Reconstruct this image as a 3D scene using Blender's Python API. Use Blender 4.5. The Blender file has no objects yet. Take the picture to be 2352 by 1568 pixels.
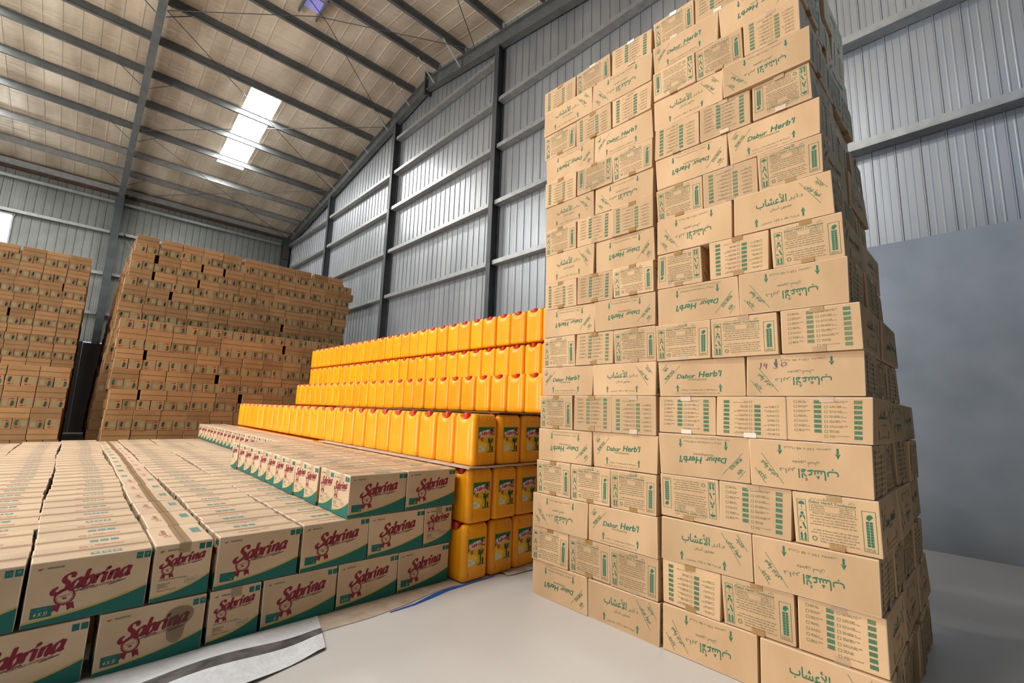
import bpy, math, random
from mathutils import Vector, Matrix
random.seed(11)
R = random.Random(5)
C = bpy.context.scene.collection
SC = bpy.context.scene
pi = math.pi

# ------------------------------------------------------------------ camera, world, exposure, large lights
EYE = 1.15
def cam_setup(yaw, pitch, roll, f_px):
    cy, sy, cp, sp = math.cos(yaw), math.sin(yaw), math.cos(pitch), math.sin(pitch)
    f = Vector((cy*cp, sy*cp, sp)); r = Vector((sy, -cy, 0)); u = r.cross(f)
    c, s = math.cos(roll), math.sin(roll)
    right = c*r + s*u; up = -s*r + c*u
    cd = bpy.data.cameras.new('camera'); co = bpy.data.objects.new('camera', cd); C.objects.link(co)
    cd.sensor_fit = 'HORIZONTAL'; cd.sensor_width = 36; cd.lens = f_px/2352*36
    cd.clip_start = .05; cd.clip_end = 200
    m = Matrix((right, up, -f)).transposed().to_4x4(); m.translation = Vector((0, 0, EYE))
    co.matrix_world = m
    SC.camera = co
    return right, up, f
CAMR, CAMU, CAMF = cam_setup(math.radians(46.6153), math.radians(8.6830), math.radians(1.9797), 1048.)
def px(X, Y, Z):
    v = Vector((X, Y, Z-EYE)); d = v.dot(CAMF)
    return (1176+1048*v.dot(CAMR)/d, 784-1048*v.dot(CAMU)/d) if d > .05 else (-9999, -9999)

w = bpy.data.worlds.new('sky'); SC.world = w; w.use_nodes = True
w.node_tree.nodes['Background'].inputs[0].default_value = (.78, .87, 1, 1)
w.node_tree.nodes['Background'].inputs[1].default_value = 1.0
SC.view_settings.view_transform = 'Standard'; SC.view_settings.look = 'None'
SC.view_settings.gamma = 1; SC.view_settings.exposure = -0.22
try: SC.view_settings.use_curve_mapping = False
except Exception: pass
cy = SC.cycles
cy.max_bounces = 6; cy.diffuse_bounces = 4; cy.glossy_bounces = 3; cy.transmission_bounces = 2; cy.transparent_max_bounces = 6
cy.caustics_reflective = False; cy.caustics_refractive = False
cy.sample_clamp_indirect = 6
cy.use_denoising = True

def area_light(name, loc, rot, sx, sy, power, col):
    l = bpy.data.lights.new(name, 'AREA'); l.shape = 'RECTANGLE'; l.size = sx; l.size_y = sy; l.energy = power; l.color = col
    o = bpy.data.objects.new(name, l); C.objects.link(o); o.location = loc; o.rotation_euler = rot
    return o
# daylight through the wide loading door at the open end of the shed
area_light('loading_door_daylight', (-10.9, 6.4, 2.9), (0, -pi/2, 0), 5.6, 6.6, 520, (1, .975, .93))
area_light('roof_fill_light', (-10.8, 6.4, .9), (0, -pi*.72, 0), 1.7, 6.6, 1000, (1, .96, .90))  # added fill lamp low by the door, tilted up to brighten the roof
area_light('blue_side_fill', (3.6, -0.84, 4.6), (pi/2, 0, 0), 2.6, 2.4, 34, (.42, .66, 1))  # added blue fill lamp; the side wall has no opening there

# ------------------------------------------------------------------ materials
def new_mat(name):
    m = bpy.data.materials.new(name); m.use_nodes = True
    nt = m.node_tree; return m, nt, nt.nodes, nt.links, nt.nodes['Principled BSDF']
def lin(c):
    return tuple((v/12.92 if v <= .04045 else ((v+.055)/1.055)**2.4) for v in c)
def plain(name, col, rough=.6, metal=0, spec=.3):
    m, nt, N, L, b = new_mat(name)
    b.inputs['Base Color'].default_value = (*col, 1); b.inputs['Roughness'].default_value = rough
    b.inputs['Metallic'].default_value = metal; b.inputs['Specular IOR Level'].default_value = spec
    return m
def noisy(name, c1, c2, scale=4, rough=.6, metal=0, spec=.3, bump=0, bscale=60, vary=0, detail=4, r2=None, stretch=(1, 1, 1), coord='Object', pos=(.35, .68)):
    m, nt, N, L, b = new_mat(name)
    tc = N.new('ShaderNodeTexCoord'); mp = N.new('ShaderNodeMapping'); mp.inputs['Scale'].default_value = stretch
    L.new(tc.outputs[coord], mp.inputs[0])
    oi = N.new('ShaderNodeObjectInfo')
    add = N.new('ShaderNodeVectorMath'); add.operation = 'ADD'
    sc = N.new('ShaderNodeVectorMath'); sc.operation = 'SCALE'; sc.inputs[3].default_value = 37 if vary else 0
    cb = N.new('ShaderNodeCombineXYZ')
    for i in range(3): L.new(oi.outputs['Random'], cb.inputs[i])
    L.new(cb.outputs[0], sc.inputs[0]); L.new(mp.outputs[0], add.inputs[0]); L.new(sc.outputs[0], add.inputs[1])
    nz = N.new('ShaderNodeTexNoise'); nz.inputs['Scale'].default_value = scale; nz.inputs['Detail'].default_value = detail
    L.new(add.outputs[0], nz.inputs['Vector'])
    cr = N.new('ShaderNodeValToRGB'); cr.color_ramp.elements[0].color = (*c1, 1); cr.color_ramp.elements[1].color = (*c2, 1)
    cr.color_ramp.elements[0].position = pos[0]; cr.color_ramp.elements[1].position = pos[1]
    L.new(nz.outputs[0], cr.inputs[0])
    out = cr.outputs[0]
    if vary:
        hsv = N.new('ShaderNodeHueSaturation')
        mr = N.new('ShaderNodeMapRange'); mr.inputs[3].default_value = 1-vary; mr.inputs[4].default_value = 1+vary*.6
        L.new(oi.outputs['Random'], mr.inputs[0]); L.new(mr.outputs[0], hsv.inputs['Value']); L.new(out, hsv.inputs['Color'])
        out = hsv.outputs[0]
    L.new(out, b.inputs['Base Color'])
    b.inputs['Roughness'].default_value = rough; b.inputs['Metallic'].default_value = metal
    b.inputs['Specular IOR Level'].default_value = spec
    if r2 is not None:
        mr2 = N.new('ShaderNodeMapRange'); mr2.inputs[3].default_value = rough; mr2.inputs[4].default_value = r2
        L.new(nz.outputs[0], mr2.inputs[0]); L.new(mr2.outputs[0], b.inputs['Roughness'])
    if bump:
        n2 = N.new('ShaderNodeTexNoise'); n2.inputs['Scale'].default_value = bscale; n2.inputs['Detail'].default_value = 3
        L.new(add.outputs[0], n2.inputs['Vector'])
        bp = N.new('ShaderNodeBump'); bp.inputs['Strength'].default_value = bump; bp.inputs['Distance'].default_value = .01
        L.new(n2.outputs[0], bp.inputs['Height']); L.new(bp.outputs[0], b.inputs['Normal'])
    return m
def emit(name, col, s):
    m, nt, N, L, b = new_mat(name)
    b.inputs['Base Color'].default_value = (*col, 1)
    b.inputs['Emission Color'].default_value = (*col, 1); b.inputs['Emission Strength'].default_value = s
    return m
def tape_mat(name, col, alpha, rough=.16):
    m, nt, N, L, b = new_mat(name)
    b.inputs['Base Color'].default_value = (*col, 1); b.inputs['Roughness'].default_value = rough
    b.inputs['Specular IOR Level'].default_value = .6; b.inputs['Alpha'].default_value = alpha
    return m

M = {}
M['kraft'] = noisy('kraft_cardboard', (.54, .345, .185), (.64, .42, .235), 5, .72, bump=.12, bscale=22, vary=.16, stretch=(1, 1, .35))
M['pale'] = noisy('pale_cardboard', (.55, .395, .25), (.62, .455, .30), 5, .6, bump=.12, bscale=25, vary=.1)
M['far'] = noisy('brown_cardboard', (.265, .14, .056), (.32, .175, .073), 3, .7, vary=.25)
M['green'] = plain('green_print', (.022, .155, .085), .65)
M['greenl'] = plain('faded_green_print', (.16, .20, .10), .7)
M['fine'] = plain('fine_green_print', (.23, .20, .105), .7)
M['teal'] = plain('teal_print', (.006, .13, .105), .5)
M['tealt'] = plain('faded_teal_print', (.10, .26, .22), .6)
M['red'] = plain('maroon_print', (.21, .012, .025), .5)
M['redl'] = plain('faded_red_print', (.50, .20, .16), .6)
M['yell'] = plain('yellow_print', (.50, .38, .05), .5)
M['slate'] = plain('slate_print', (.07, .09, .085), .5)
M['seam'] = plain('carton_seam', (.16, .10, .055), .9)
M['seamd'] = plain('dark_seam', (.075, .045, .02), .9)
M['kraft_edge'] = plain('kraft_fold', (.70, .50, .32), .6)
M['pale_edge'] = plain('pale_fold', (.70, .57, .43), .55)
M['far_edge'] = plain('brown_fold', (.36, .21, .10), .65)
M['fdark'] = plain('dark_green_print', (.015, .035, .02), .6)
M['tapea'] = tape_mat('amber_tape', (.40, .215, .06), .8, .2)
M['seaml'] = plain('carton_seam_edge', (.33, .24, .15), .9)
M['tape'] = tape_mat('clear_tape', (.55, .42, .28), .35)
M['tapeb'] = tape_mat('brown_tape', (.36, .25, .13), .6, .2)
M['tapew'] = plain('white_sticker', (.8, .78, .76), .3)
M['pen'] = plain('purple_marker', (.18, .06, .13), .6)
M['can'] = noisy('orange_plastic', (.92, .34, .002), (.96, .40, .004), 6, .33, spec=.45, vary=.10, bump=.05, bscale=9)
M['can'].node_tree.nodes['Principled BSDF'].inputs['Subsurface Weight'].default_value = 0
M['cap'] = plain('red_plastic', (.62, .018, .012), .35, spec=.5)
M['handle'] = plain('orange_handle', (.9, .33, .002), .35)
M['steel'] = noisy('grey_painted_steel', (.11, .12, .12), (.15, .16, .16), 3, .5, .1, spec=.4)
M['steeld'] = noisy('dark_painted_steel', (.045, .05, .056), (.07, .076, .083), 3, .5, .1, spec=.4)
M['galv'] = noisy('galvanised_steel', (.30, .31, .31), (.38, .39, .39), 8, .42, .5, spec=.5)
M['sheet'] = noisy('galvanised_sheet', (.30, .32, .345), (.37, .39, .415), 1.6, .33, .5, spec=.5, r2=.40, bump=.05, bscale=4, stretch=(1, 1, .3), coord='Object')
M['sheetd'] = noisy('olive_grey_sheet', (.19, .205, .19), (.25, .265, .25), 1.5, .42, .4, spec=.5, r2=.52, bump=.06, bscale=6)
M['rust'] = noisy('rusty_flashing', (.055, .04, .03), (.10, .06, .035), 5, .8)
M['plinth'] = noisy('plastered_blockwork', (.33, .385, .45), (.42, .475, .54), 2.2, .75, bump=.06, bscale=40, detail=8)
M['floor'] = noisy('painted_floor', (.64, .625, .605), (.69, .675, .66), .9, .30, spec=.4, r2=.40, bump=.02, bscale=14, detail=6)
M['board'] = noisy('grey_cardboard', (.45, .36, .28), (.60, .52, .43), 8, .8, bump=.3, bscale=30)
M['boardd'] = noisy('brown_board', (.12, .06, .035), (.2, .11, .06), 8, .8)
M['tarpw'] = noisy('white_woven_plastic', (.70, .74, .80), (.80, .83, .88), 20, .4, bump=.5, bscale=30, detail=6)
M['tarpk'] = noisy('charcoal_print', (.06, .058, .06), (.16, .15, .15), 12, .6)
M['blue'] = plain('blue_plastic', (.02, .12, .55), .35)
M['skyl'] = emit('daylit_polycarbonate', (1, .985, .95), 74)
M['wing'] = emit('daylit_window', (.85, .94, 1), 6)
M['vent'] = emit('violet_ridge_light', (.22, .20, .50), .8)
def patch():  # translucent dark brown patch material
    m, nt, N, L, b = new_mat('dark_patch')
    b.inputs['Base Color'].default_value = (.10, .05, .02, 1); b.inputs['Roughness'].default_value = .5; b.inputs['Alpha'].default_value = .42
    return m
M['patch'] = patch()
# roof lining: foil-faced insulation between ribs, dusty and mottled
def roof_mat():
    m, nt, N, L, b = new_mat('dusty_foil_lining')
    tc = N.new('ShaderNodeTexCoord')
    mp = N.new('ShaderNodeMapping'); mp.inputs['Scale'].default_value = (1.5, .35, .35); L.new(tc.outputs['Object'], mp.inputs[0])
    n1 = N.new('ShaderNodeTexNoise'); n1.inputs['Scale'].default_value = 1.1; n1.inputs['Detail'].default_value = 6; L.new(mp.outputs[0], n1.inputs['Vector'])
    cr = N.new('ShaderNodeValToRGB')
    cr.color_ramp.elements[0].color = (.50, .405, .30, 1); cr.color_ramp.elements[1].color = (.80, .69, .54, 1)
    cr.color_ramp.elements[0].position = .34; cr.color_ramp.elements[1].position = .66
    L.new(n1.outputs[0], cr.inputs[0])
    mp2 = N.new('ShaderNodeMapping'); mp2.inputs['Scale'].default_value = (2.2, 9, 1); L.new(tc.outputs['Object'], mp2.inputs[0])
    n2 = N.new('ShaderNodeTexNoise'); n2.inputs['Scale'].default_value = 1; n2.inputs['Detail'].default_value = 3; L.new(mp2.outputs[0], n2.inputs['Vector'])
    bp = N.new('ShaderNodeBump'); bp.inputs['Strength'].default_value = .5; bp.inputs['Distance'].default_value = .05
    L.new(n2.outputs[0], bp.inputs['Height']); L.new(bp.outputs[0], b.inputs['Normal'])
    L.new(cr.outputs[0], b.inputs['Base Color'])
    b.inputs['Roughness'].default_value = .42; b.inputs['Metallic'].default_value = .35
    return m
M['roof'] = roof_mat()

# ------------------------------------------------------------------ mesh helper
class MB:
    def __init__(s): s.v = []; s.f = []; s.mi = []; s.mats = []; s.smooth = False
    def m(s, name):
        if name not in s.mats: s.mats.append(name)
        return s.mats.index(name)
    def add(s, vs, fs, mat):
        k = len(s.v); i = s.m(mat); s.v += [tuple(p) for p in vs]
        for f in fs: s.f.append(tuple(k+a for a in f)); s.mi.append(i)
    def box(s, x0, x1, y0, y1, z0, z1, mat):
        s.add([(x0, y0, z0), (x1, y0, z0), (x1, y1, z0), (x0, y1, z0), (x0, y0, z1), (x1, y0, z1), (x1, y1, z1), (x0, y1, z1)],
              [(0, 3, 2, 1), (4, 5, 6, 7), (0, 1, 5, 4), (1, 2, 6, 5), (2, 3, 7, 6), (3, 0, 4, 7)], mat)
    def bar(s, a, b, wd, ht, mat, up=(0, 0, 1)):
        a = Vector(a); b = Vector(b); d = (b-a).normalized(); u = Vector(up)
        if abs(d.dot(u)) > .98: u = Vector((1, 0, 0))
        sd = d.cross(u).normalized(); u = sd.cross(d)
        vs = []
        for p in (a, b):
            for (i, j) in ((-1, -1), (1, -1), (1, 1), (-1, 1)): vs.append(p+sd*(i*wd/2)+u*(j*ht/2))
        s.add(vs, [(3, 2, 1, 0), (4, 5, 6, 7), (0, 1, 5, 4), (1, 2, 6, 5), (2, 3, 7, 6), (3, 0, 4, 7)], mat)
    def rod(s, a, b, r, mat, n=6):
        a = Vector(a); b = Vector(b); d = (b-a).normalized(); u = Vector((0, 0, 1)) if abs(d.z) < .9 else Vector((1, 0, 0))
        sd = d.cross(u).normalized(); u = sd.cross(d); vs = []
        for p in (a, b):
            for k in range(n): t = 2*pi*k/n; vs.append(p+sd*(r*math.cos(t))+u*(r*math.sin(t)))
        s.add(vs, [(k, (k+1) % n, n+(k+1) % n, n+k) for k in range(n)]+[tuple(range(n))[::-1], tuple(range(n, 2*n))], mat)
    def mesh(s, name):
        me = bpy.data.meshes.new(name); me.from_pydata(s.v, [], s.f)
        for n in s.mats: me.materials.append(M[n])
        me.polygons.foreach_set('material_index', s.mi)
        if s.smooth: me.polygons.foreach_set('use_smooth', [True]*len(s.f))
        me.update(); return me
    def build(s, name, parent=None, loc=(0, 0, 0), rot=(0, 0, 0)):
        return link(name, s.mesh(name), parent, loc, rot)
def link(name, me, parent=None, loc=(0, 0, 0), rot=(0, 0, 0), scale=(1, 1, 1)):
    o = bpy.data.objects.new(name, me); C.objects.link(o); o.parent = parent
    o.location = loc; o.rotation_euler = rot; o.scale = scale; return o
def tag(o, label=None, cat=None, group=None, kind=None):
    if label: o['label'] = label
    if cat: o['category'] = cat
    if group: o['group'] = group
    if kind: o['kind'] = kind
    return o
def struct(mb, name, label=None):
    return tag(mb.build(name), label, None, None, 'structure')
ORD = ('zeroth first second third fourth fifth sixth seventh eighth ninth tenth eleventh twelfth thirteenth fourteenth fifteenth '
       'sixteenth seventeenth eighteenth nineteenth twentieth').split()
for a in ('twenty', 'thirty'): ORD += [a+'-'+ORD[i] for i in range(1, 10)] + (['thirtieth'] if a == 'twenty' else ['fortieth'])

# ------------------------------------------------------------------ flat print: text, strokes, shapes as 2D polygons
_tc = {}
def text2d(body, bold=0.0, res=2):
    key = (body, bold, res)
    if key in _tc: return _tc[key]
    cu = bpy.data.curves.new('t', 'FONT'); cu.body = body; cu.resolution_u = res; cu.offset = bold
    o = bpy.data.objects.new('t', cu); C.objects.link(o)
    dg = bpy.context.evaluated_depsgraph_get(); ev = o.evaluated_get(dg); me = ev.to_mesh()
    vs = [(v.co.x, v.co.y) for v in me.vertices]; fs = [tuple(p.vertices) for p in me.polygons]
    ev.to_mesh_clear(); bpy.data.objects.remove(o); bpy.data.curves.remove(cu)
    _tc[key] = (vs, fs); return vs, fs
class Art:
    """2D artwork in metres, origin at the face centre."""
    def __init__(s): s.items = []   # (verts2d, faces, mat)
    def poly(s, pts, mat): s.items.append((list(pts), [tuple(range(len(pts)))], mat))
    def rect(s, x0, y0, x1, y1, mat): s.poly([(x0, y0), (x1, y0), (x1, y1), (x0, y1)], mat)
    def text(s, body, x, y, w, h, mat, bold=0.0, shear=0, rot=0, center=True, res=2):
        vs, fs = text2d(body, bold, res)
        if not vs: return
        xs = [a for a, b in vs]; ys = [b for a, b in vs]; x0, x1, y0, y1 = min(xs), max(xs), min(ys), max(ys)
        sx = w/(x1-x0); sy = h/max(y1-y0, 1e-6) if h else sx
        out = []; c, sn = math.cos(rot), math.sin(rot)
        for a, b in vs:
            u = (a-x0)*sx - (w/2 if center else 0); v = (b-y0)*sy - ((y1-y0)*sy/2 if center else 0)
            u += shear*v; out.append((x+c*u-sn*v, y+sn*u+c*v))
        s.items.append((out, fs, mat))
    def line(s, x0, y0, x1, y1, t, mat):
        dx, dy = x1-x0, y1-y0; l = math.hypot(dx, dy); nx, ny = -dy/l*t/2, dx/l*t/2
        s.poly([(x0+nx, y0+ny), (x0-nx, y0-ny), (x1-nx, y1-ny), (x1+nx, y1+ny)], mat)
    def frame(s, x0, y0, x1, y1, t, mat):
        s.rect(x0, y0, x1, y0+t, mat); s.rect(x0, y1-t, x1, y1, mat); s.rect(x0, y0, x0+t, y1, mat); s.rect(x1-t, y0, x1, y1, mat)
    def disc(s, x, y, r, mat, n=20, rx=1):
        s.poly([(x+rx*r*math.cos(2*pi*k/n), y+r*math.sin(2*pi*k/n)) for k in range(n)], mat)
    def ring(s, x, y, r0, r1, mat, n=40, scal=0, rot=0):
        vs = []
        for k in range(n):
            t = 2*pi*k/n; ro = r1*(1+scal*(k % 2))
            vs += [(x+r0*math.cos(t), y+r0*math.sin(t)), (x+ro*math.cos(t), y+ro*math.sin(t))]
        s.items.append((vs, [(2*k, 2*k+1, (2*k+3) % (2*n), (2*k+2) % (2*n)) for k in range(n)], mat))
    def arrow(s, x, y, h, mat, up=1):
        w_ = h*.17
        s.rect(x-w_*.5, min(y, y+up*h*.55), x+w_*.5, max(y, y+up*h*.55), mat)
        s.poly([(x-w_*1.35, y+up*h*.5), (x, y+up*h), (x+w_*1.35, y+up*h*.5), (x, y+up*h*.62)][::1 if up < 0 else -1], mat)
    def strokes(s, lst, x, y, sc, mat, wmin, wmax, shear=.3, rot=0, pen=.35):
        c, sn = math.cos(rot), math.sin(rot)
        for pts in lst:
            P = []
            n = len(pts)
            for i in range(n-1):
                p0, p1, p2, p3 = pts[max(i-1, 0)], pts[i], pts[i+1], pts[min(i+2, n-1)]
                for k in range(5):
                    t = k/5
                    P.append(tuple(.5*(2*p1[j]+(p2[j]-p0[j])*t+(2*p0[j]-5*p1[j]+4*p2[j]-p3[j])*t*t+(-p0[j]+3*p1[j]-3*p2[j]+p3[j])*t**3) for j in (0, 1)))
            P.append(pts[-1]); vs = []
            for i, p in enumerate(P):
                a = P[max(i-1, 0)]; b = P[min(i+1, len(P)-1)]; dx, dy = b[0]-a[0], b[1]-a[1]; l = math.hypot(dx, dy) or 1
                ang = math.atan2(dy, dx); hw = (wmin+(wmax-wmin)*abs(math.sin(ang-pen)))/2
                if i in (0, len(P)-1): hw *= .6
                for sg in (1, -1):
                    u, v = p[0]-dy/l*hw*sg, p[1]+dx/l*hw*sg
                    u += shear*v; u *= sc; v *= sc; vs.append((x+c*u-sn*v, y+sn*u+c*v))
            s.items.append((vs, [(2*i, 2*i+1, 2*i+3, 2*i+2) for i in range(len(P)-1)], mat))
    def moved(s, ang=0, dx=0, dy=0, flip=False):
        a = Art(); c, sn = math.cos(ang), math.sin(ang)
        for vs, fs, m in s.items: a.items.append(([(dx+c*x-sn*y, dy+sn*x+c*y) for x, y in vs], fs, m))
        return a

# script lettering of the oil brand, drawn as pen strokes
SAB = []
def _glyph(x, lst):
    for l in lst: SAB.append([(x+a, b) for a, b in l])
_glyph(0, [[(1.0, 1.30), (1.02, 1.6), (.75, 1.78), (.42, 1.68), (.28, 1.38), (.45, 1.08), (.75, .82), (.82, .48), (.62, .12), (.22, -.08), (-.18, .02), (-.34, .3), (-.2, .52), (0, .42)]])
_a = [[(.74, .86), (.5, 1.02), (.2, .82), (.06, .42), (.2, .04), (.46, .1), (.72, .5)], [(.84, 1.05), (.76, .45), (.8, .06), (1.04, .12)]]
_glyph(1.12, _a)
_glyph(2.12, [[(.16, 1.82), (.12, 1.1), (.12, .4), (.24, .02), (.52, .04), (.76, .4), (.7, .86), (.46, .98), (.16, .62)]])
_glyph(3.05, [[(.16, 1.02), (.14, .5), (.12, 0)], [(.16, .55), (.36, .9), (.66, .98), (.70, .84)]])
_glyph(3.85, [[(.16, 1.02), (.12, .5), (.14, .06), (.34, .08)], [(.12, 1.36), (.2, 1.44), (.28, 1.36), (.2, 1.28), (.12, 1.36)]])
_glyph(4.38, [[(.16, 1.02), (.14, .5), (.12, 0)], [(.14, .5), (.34, .88), (.6, .98), (.72, .78), (.66, .34), (.74, .04), (.96, .12)]])
_glyph(5.42, _a)
def sabrina(a, cx, cy_, width, mat, rot=.12, wmax=.44, wmin=.17):
    sc = width/6.9
    dx, dy = -3.2*sc, -.75*sc; c, sn = math.cos(rot), math.sin(rot)
    a.strokes(SAB, cx+c*dx-sn*dy, cy_+sn*dx+c*dy, sc, mat, wmin, wmax, .32, rot)

AR_DABUR = '\uFEAE\uFE91\uFE8D\uFEA9'
AR_ASHAB = '\uFE8F\uFE8E\uFEB8\uFECB\uFEF7\uFE8D'
AR_PASTE = '\uFEE5\uFE8E\uFEE8\uFEB3\uFE83 \uFEE5\uFEEE\uFEA0\uFECC\uFEE3'
AR_NEW = '\uFEAA\uFEF3\uFEAA\uFE9F'
AR_PROMO = '\uFEBD\uFEAE\uFECB \uFE93\uFEEE\uFE92\uFECB'

def filler_line(a, x, y, w_, h, mat, rng):
    """a line of fine print, too small to read: word-long runs of letter-sized ticks"""
    c = x
    while c < x+w_-h:
        n = rng.randint(2, 8)
        for k in range(n):
            if c > x+w_-h*.5: break
            hh = h*rng.choice((.62, .62, .7, 1)); a.rect(c, y, c+h*.42, y+hh, mat); c += h*.62
        c += h*.55

# ---- toothpaste carton faces (long .445 x .205, short .295 x .205)
def art_english():
    a = Art(); W, H = .445, .205; X = lambda u: (u-.5)*W; Y = lambda v: (v-.5)*H
    a.text('Dabur', X(.345), Y(.555), .098, .026, 'green', .018, .28, .02)
    a.text("Herb'l", X(.625), Y(.60), .112, .034, 'green', .022, .22, .02)
    a.text('toothpaste', X(.475), Y(.455), .100, .016, 'greenl', .0)
    a.arrow(X(.235), Y(.12), .042, 'green'); a.arrow(X(.735), Y(.12), .042, 'green')
    a.text('(150 g + Toothbrush) X 48 Pieces', X(.485), Y(.165), .185, .011, 'greenl')
    a.text('NOT FOR SALE SEPARATELY 150 g x 48', X(.46), Y(.075), .235, .008, 'fine', 0)
    r = .80
    a.line(X(.045), Y(.74), X(.115), Y(.92), .0022, 'greenl')
    a.text('NEW', X(.10), Y(.765), .030, .016, 'green', .02, 0, r)
    a.text('PROMO PACK', X(.14), Y(.60), .072, .017, 'green', .02, 0, r)
    a.line(X(.075), Y(.36), X(.275), Y(.86), .0022, 'greenl')
    return a
def art_arabic():
    a = Art(); W, H = .445, .205; X = lambda u: (u-.5)*W; Y = lambda v: (v-.5)*H
    a.text(AR_ASHAB, X(.41), Y(.64), .142, .058, 'green', .012, 0, 0)
    a.text(AR_DABUR, X(.66), Y(.605), .062, .026, 'greenl', .004)
    a.text(AR_PASTE, X(.505), Y(.44), .098, .024, 'greenl', .004)
    a.arrow(X(.25), Y(.10), .042, 'green'); a.arrow(X(.72), Y(.10), .042, 'green')
    a.text('\uFEE5\uFEEE\uFEA0\uFECC\uFEE3 150 x 48 \uFE93\uFE8E\uFEB7\uFEAE\uFED3', X(.49), Y(.14), .17, .013, 'greenl')
    r = -.86
    a.line(X(.70), Y(.90), X(.885), Y(.30), .0024, 'greenl')
    a.text(AR_PROMO, X(.825), Y(.62), .088, .026, 'green', .012, 0, r)
    a.text(AR_NEW, X(.885), Y(.76), .044, .020, 'green', .012, 0, r)
    a.line(X(.86), Y(.93), X(.955), Y(.62), .0024, 'greenl')
    return a
def art_info():
    a = Art(); W, H = .295, .205; X = lambda u: (u-.5)*W; Y = lambda v: (v-.5)*H; rng = random.Random(3)
    # handling symbols in a tall frame
    a.frame(X(.05), Y(.06), X(.165), Y(.86), .0016, 'green')
    for v in (.66, .44, .25): a.line(X(.05), Y(v), X(.165), Y(v), .0010, 'greenl')
    cx = X(.1075)
    a.poly([(cx-.013, Y(.765)), (cx+.013, Y(.765)), (cx+.009, Y(.81)), (cx, Y(.83)), (cx-.009, Y(.81))], 'green'); a.rect(cx-.0008, Y(.69), cx+.0008, Y(.77), 'green')
    a.disc(cx, Y(.595), .006, 'green', 10); a.poly([(cx-.011, Y(.46)), (cx-.002, Y(.53)), (cx-.001, Y(.56)), (cx-.008, Y(.55))], 'green'); a.poly([(cx+.010, Y(.46)), (cx+.009, Y(.55)), (cx+.001, Y(.56)), (cx+.003, Y(.52))], 'green')
    a.poly([(cx-.002, Y(.41)), (cx+.004, Y(.42)), (cx+.013, Y(.30)), (cx+.008, Y(.285))], 'green'); a.disc(cx-.008, Y(.31), .0045, 'green', 8)
    for d in (-.007, .007):
        a.rect(cx+d-.0035, Y(.10), cx+d+.0035, Y(.19), 'green'); a.poly([(cx+d-.0055, Y(.185)), (cx+d+.0055, Y(.185)), (cx+d, Y(.235))], 'green')
    a.rect(cx-.013, Y(.08), cx+.013, Y(.095), 'green')
    # headings
    a.text(AR_ASHAB, X(.49), Y(.925), .062, .022, 'green', .01); a.text(AR_DABUR, X(.70), Y(.90), .022, .012, 'greenl')
    a.text(AR_PASTE, X(.30), Y(.90), .050, .011, 'greenl')
    a.text("Dabur Herb'l Toothpaste", X(.475), Y(.835), .162, .0135, 'green', .008, .12)
    a.frame(X(.205), Y(.66), X(.74), Y(.795), .0013, 'greenl')
    for k, v in enumerate((.755, .72, .685)): filler_line(a, X(.225), Y(v), .05, .0042, 'fine', rng); filler_line(a, X(.56), Y(v), .045, .0042, 'fine', rng)
    for k in range(11):
        v = .62-.052*k
        if k == 5: continue
        x0 = .205 if k % 3 else .24; x0 = .31 if k > 7 else x0
        filler_line(a, X(x0), Y(v), W*(.76-x0-.03*(k % 2)), .0052, 'fine', rng)
    a.ring(X(.245), Y(.15), .006, .010, 'greenl', 10)
    # tube bar in a frame
    a.frame(X(.805), Y(.08), X(.955), Y(.80), .0016, 'green')
    for k in range(9):
        v = .175+.05*k; a.rect(X(.845), Y(v), X(.877), Y(v+.043), 'green'); a.rect(X(.884), Y(v), X(.916), Y(v+.043), 'green')
    a.poly([(X(.85), Y(.66)), (X(.88), Y(.63)), (X(.925), Y(.70)), (X(.90), Y(.745)), (X(.86), Y(.72))], 'green')
    for v in (.13, .10): filler_line(a, X(.825), Y(v), .03, .0045, 'fine', rng)
    return a
def art_list():
    a = Art(); W, H = .295, .205; X = lambda u: (u-.5)*W; Y = lambda v: (v-.5)*H; rng = random.Random(8)
    for k in range(8):
        v = .86-.108*k
        if k < 7:
            a.frame(X(.10), Y(v), X(.14), Y(v+.052), .0013, 'greenl')
            for q in (.034, .008): filler_line(a, X(.155), Y(v+q), .05*rng.uniform(.4, 1), .0045, 'fine', rng)
        a.frame(X(.465), Y(v), X(.505), Y(v+.052), .0013, 'greenl')
        for q in (.034, .008): filler_line(a, X(.525), Y(v+q), .065*rng.uniform(.35, 1), .0045, 'fine', rng)
        for u0 in ((.345, .80) if k < 7 else (.80,)):
            c = X(u0)
            a.rect(c, Y(v-.012), c+.0255, Y(v+.062), 'greenl')
            c += .0008
            while c < X(u0)+.0235: t = rng.choice((.0009, .0016, .0023)); a.rect(c, Y(v-.010), c+t, Y(v+.060), 'green'); c += t+rng.choice((.0008, .0014))
    return a
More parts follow.
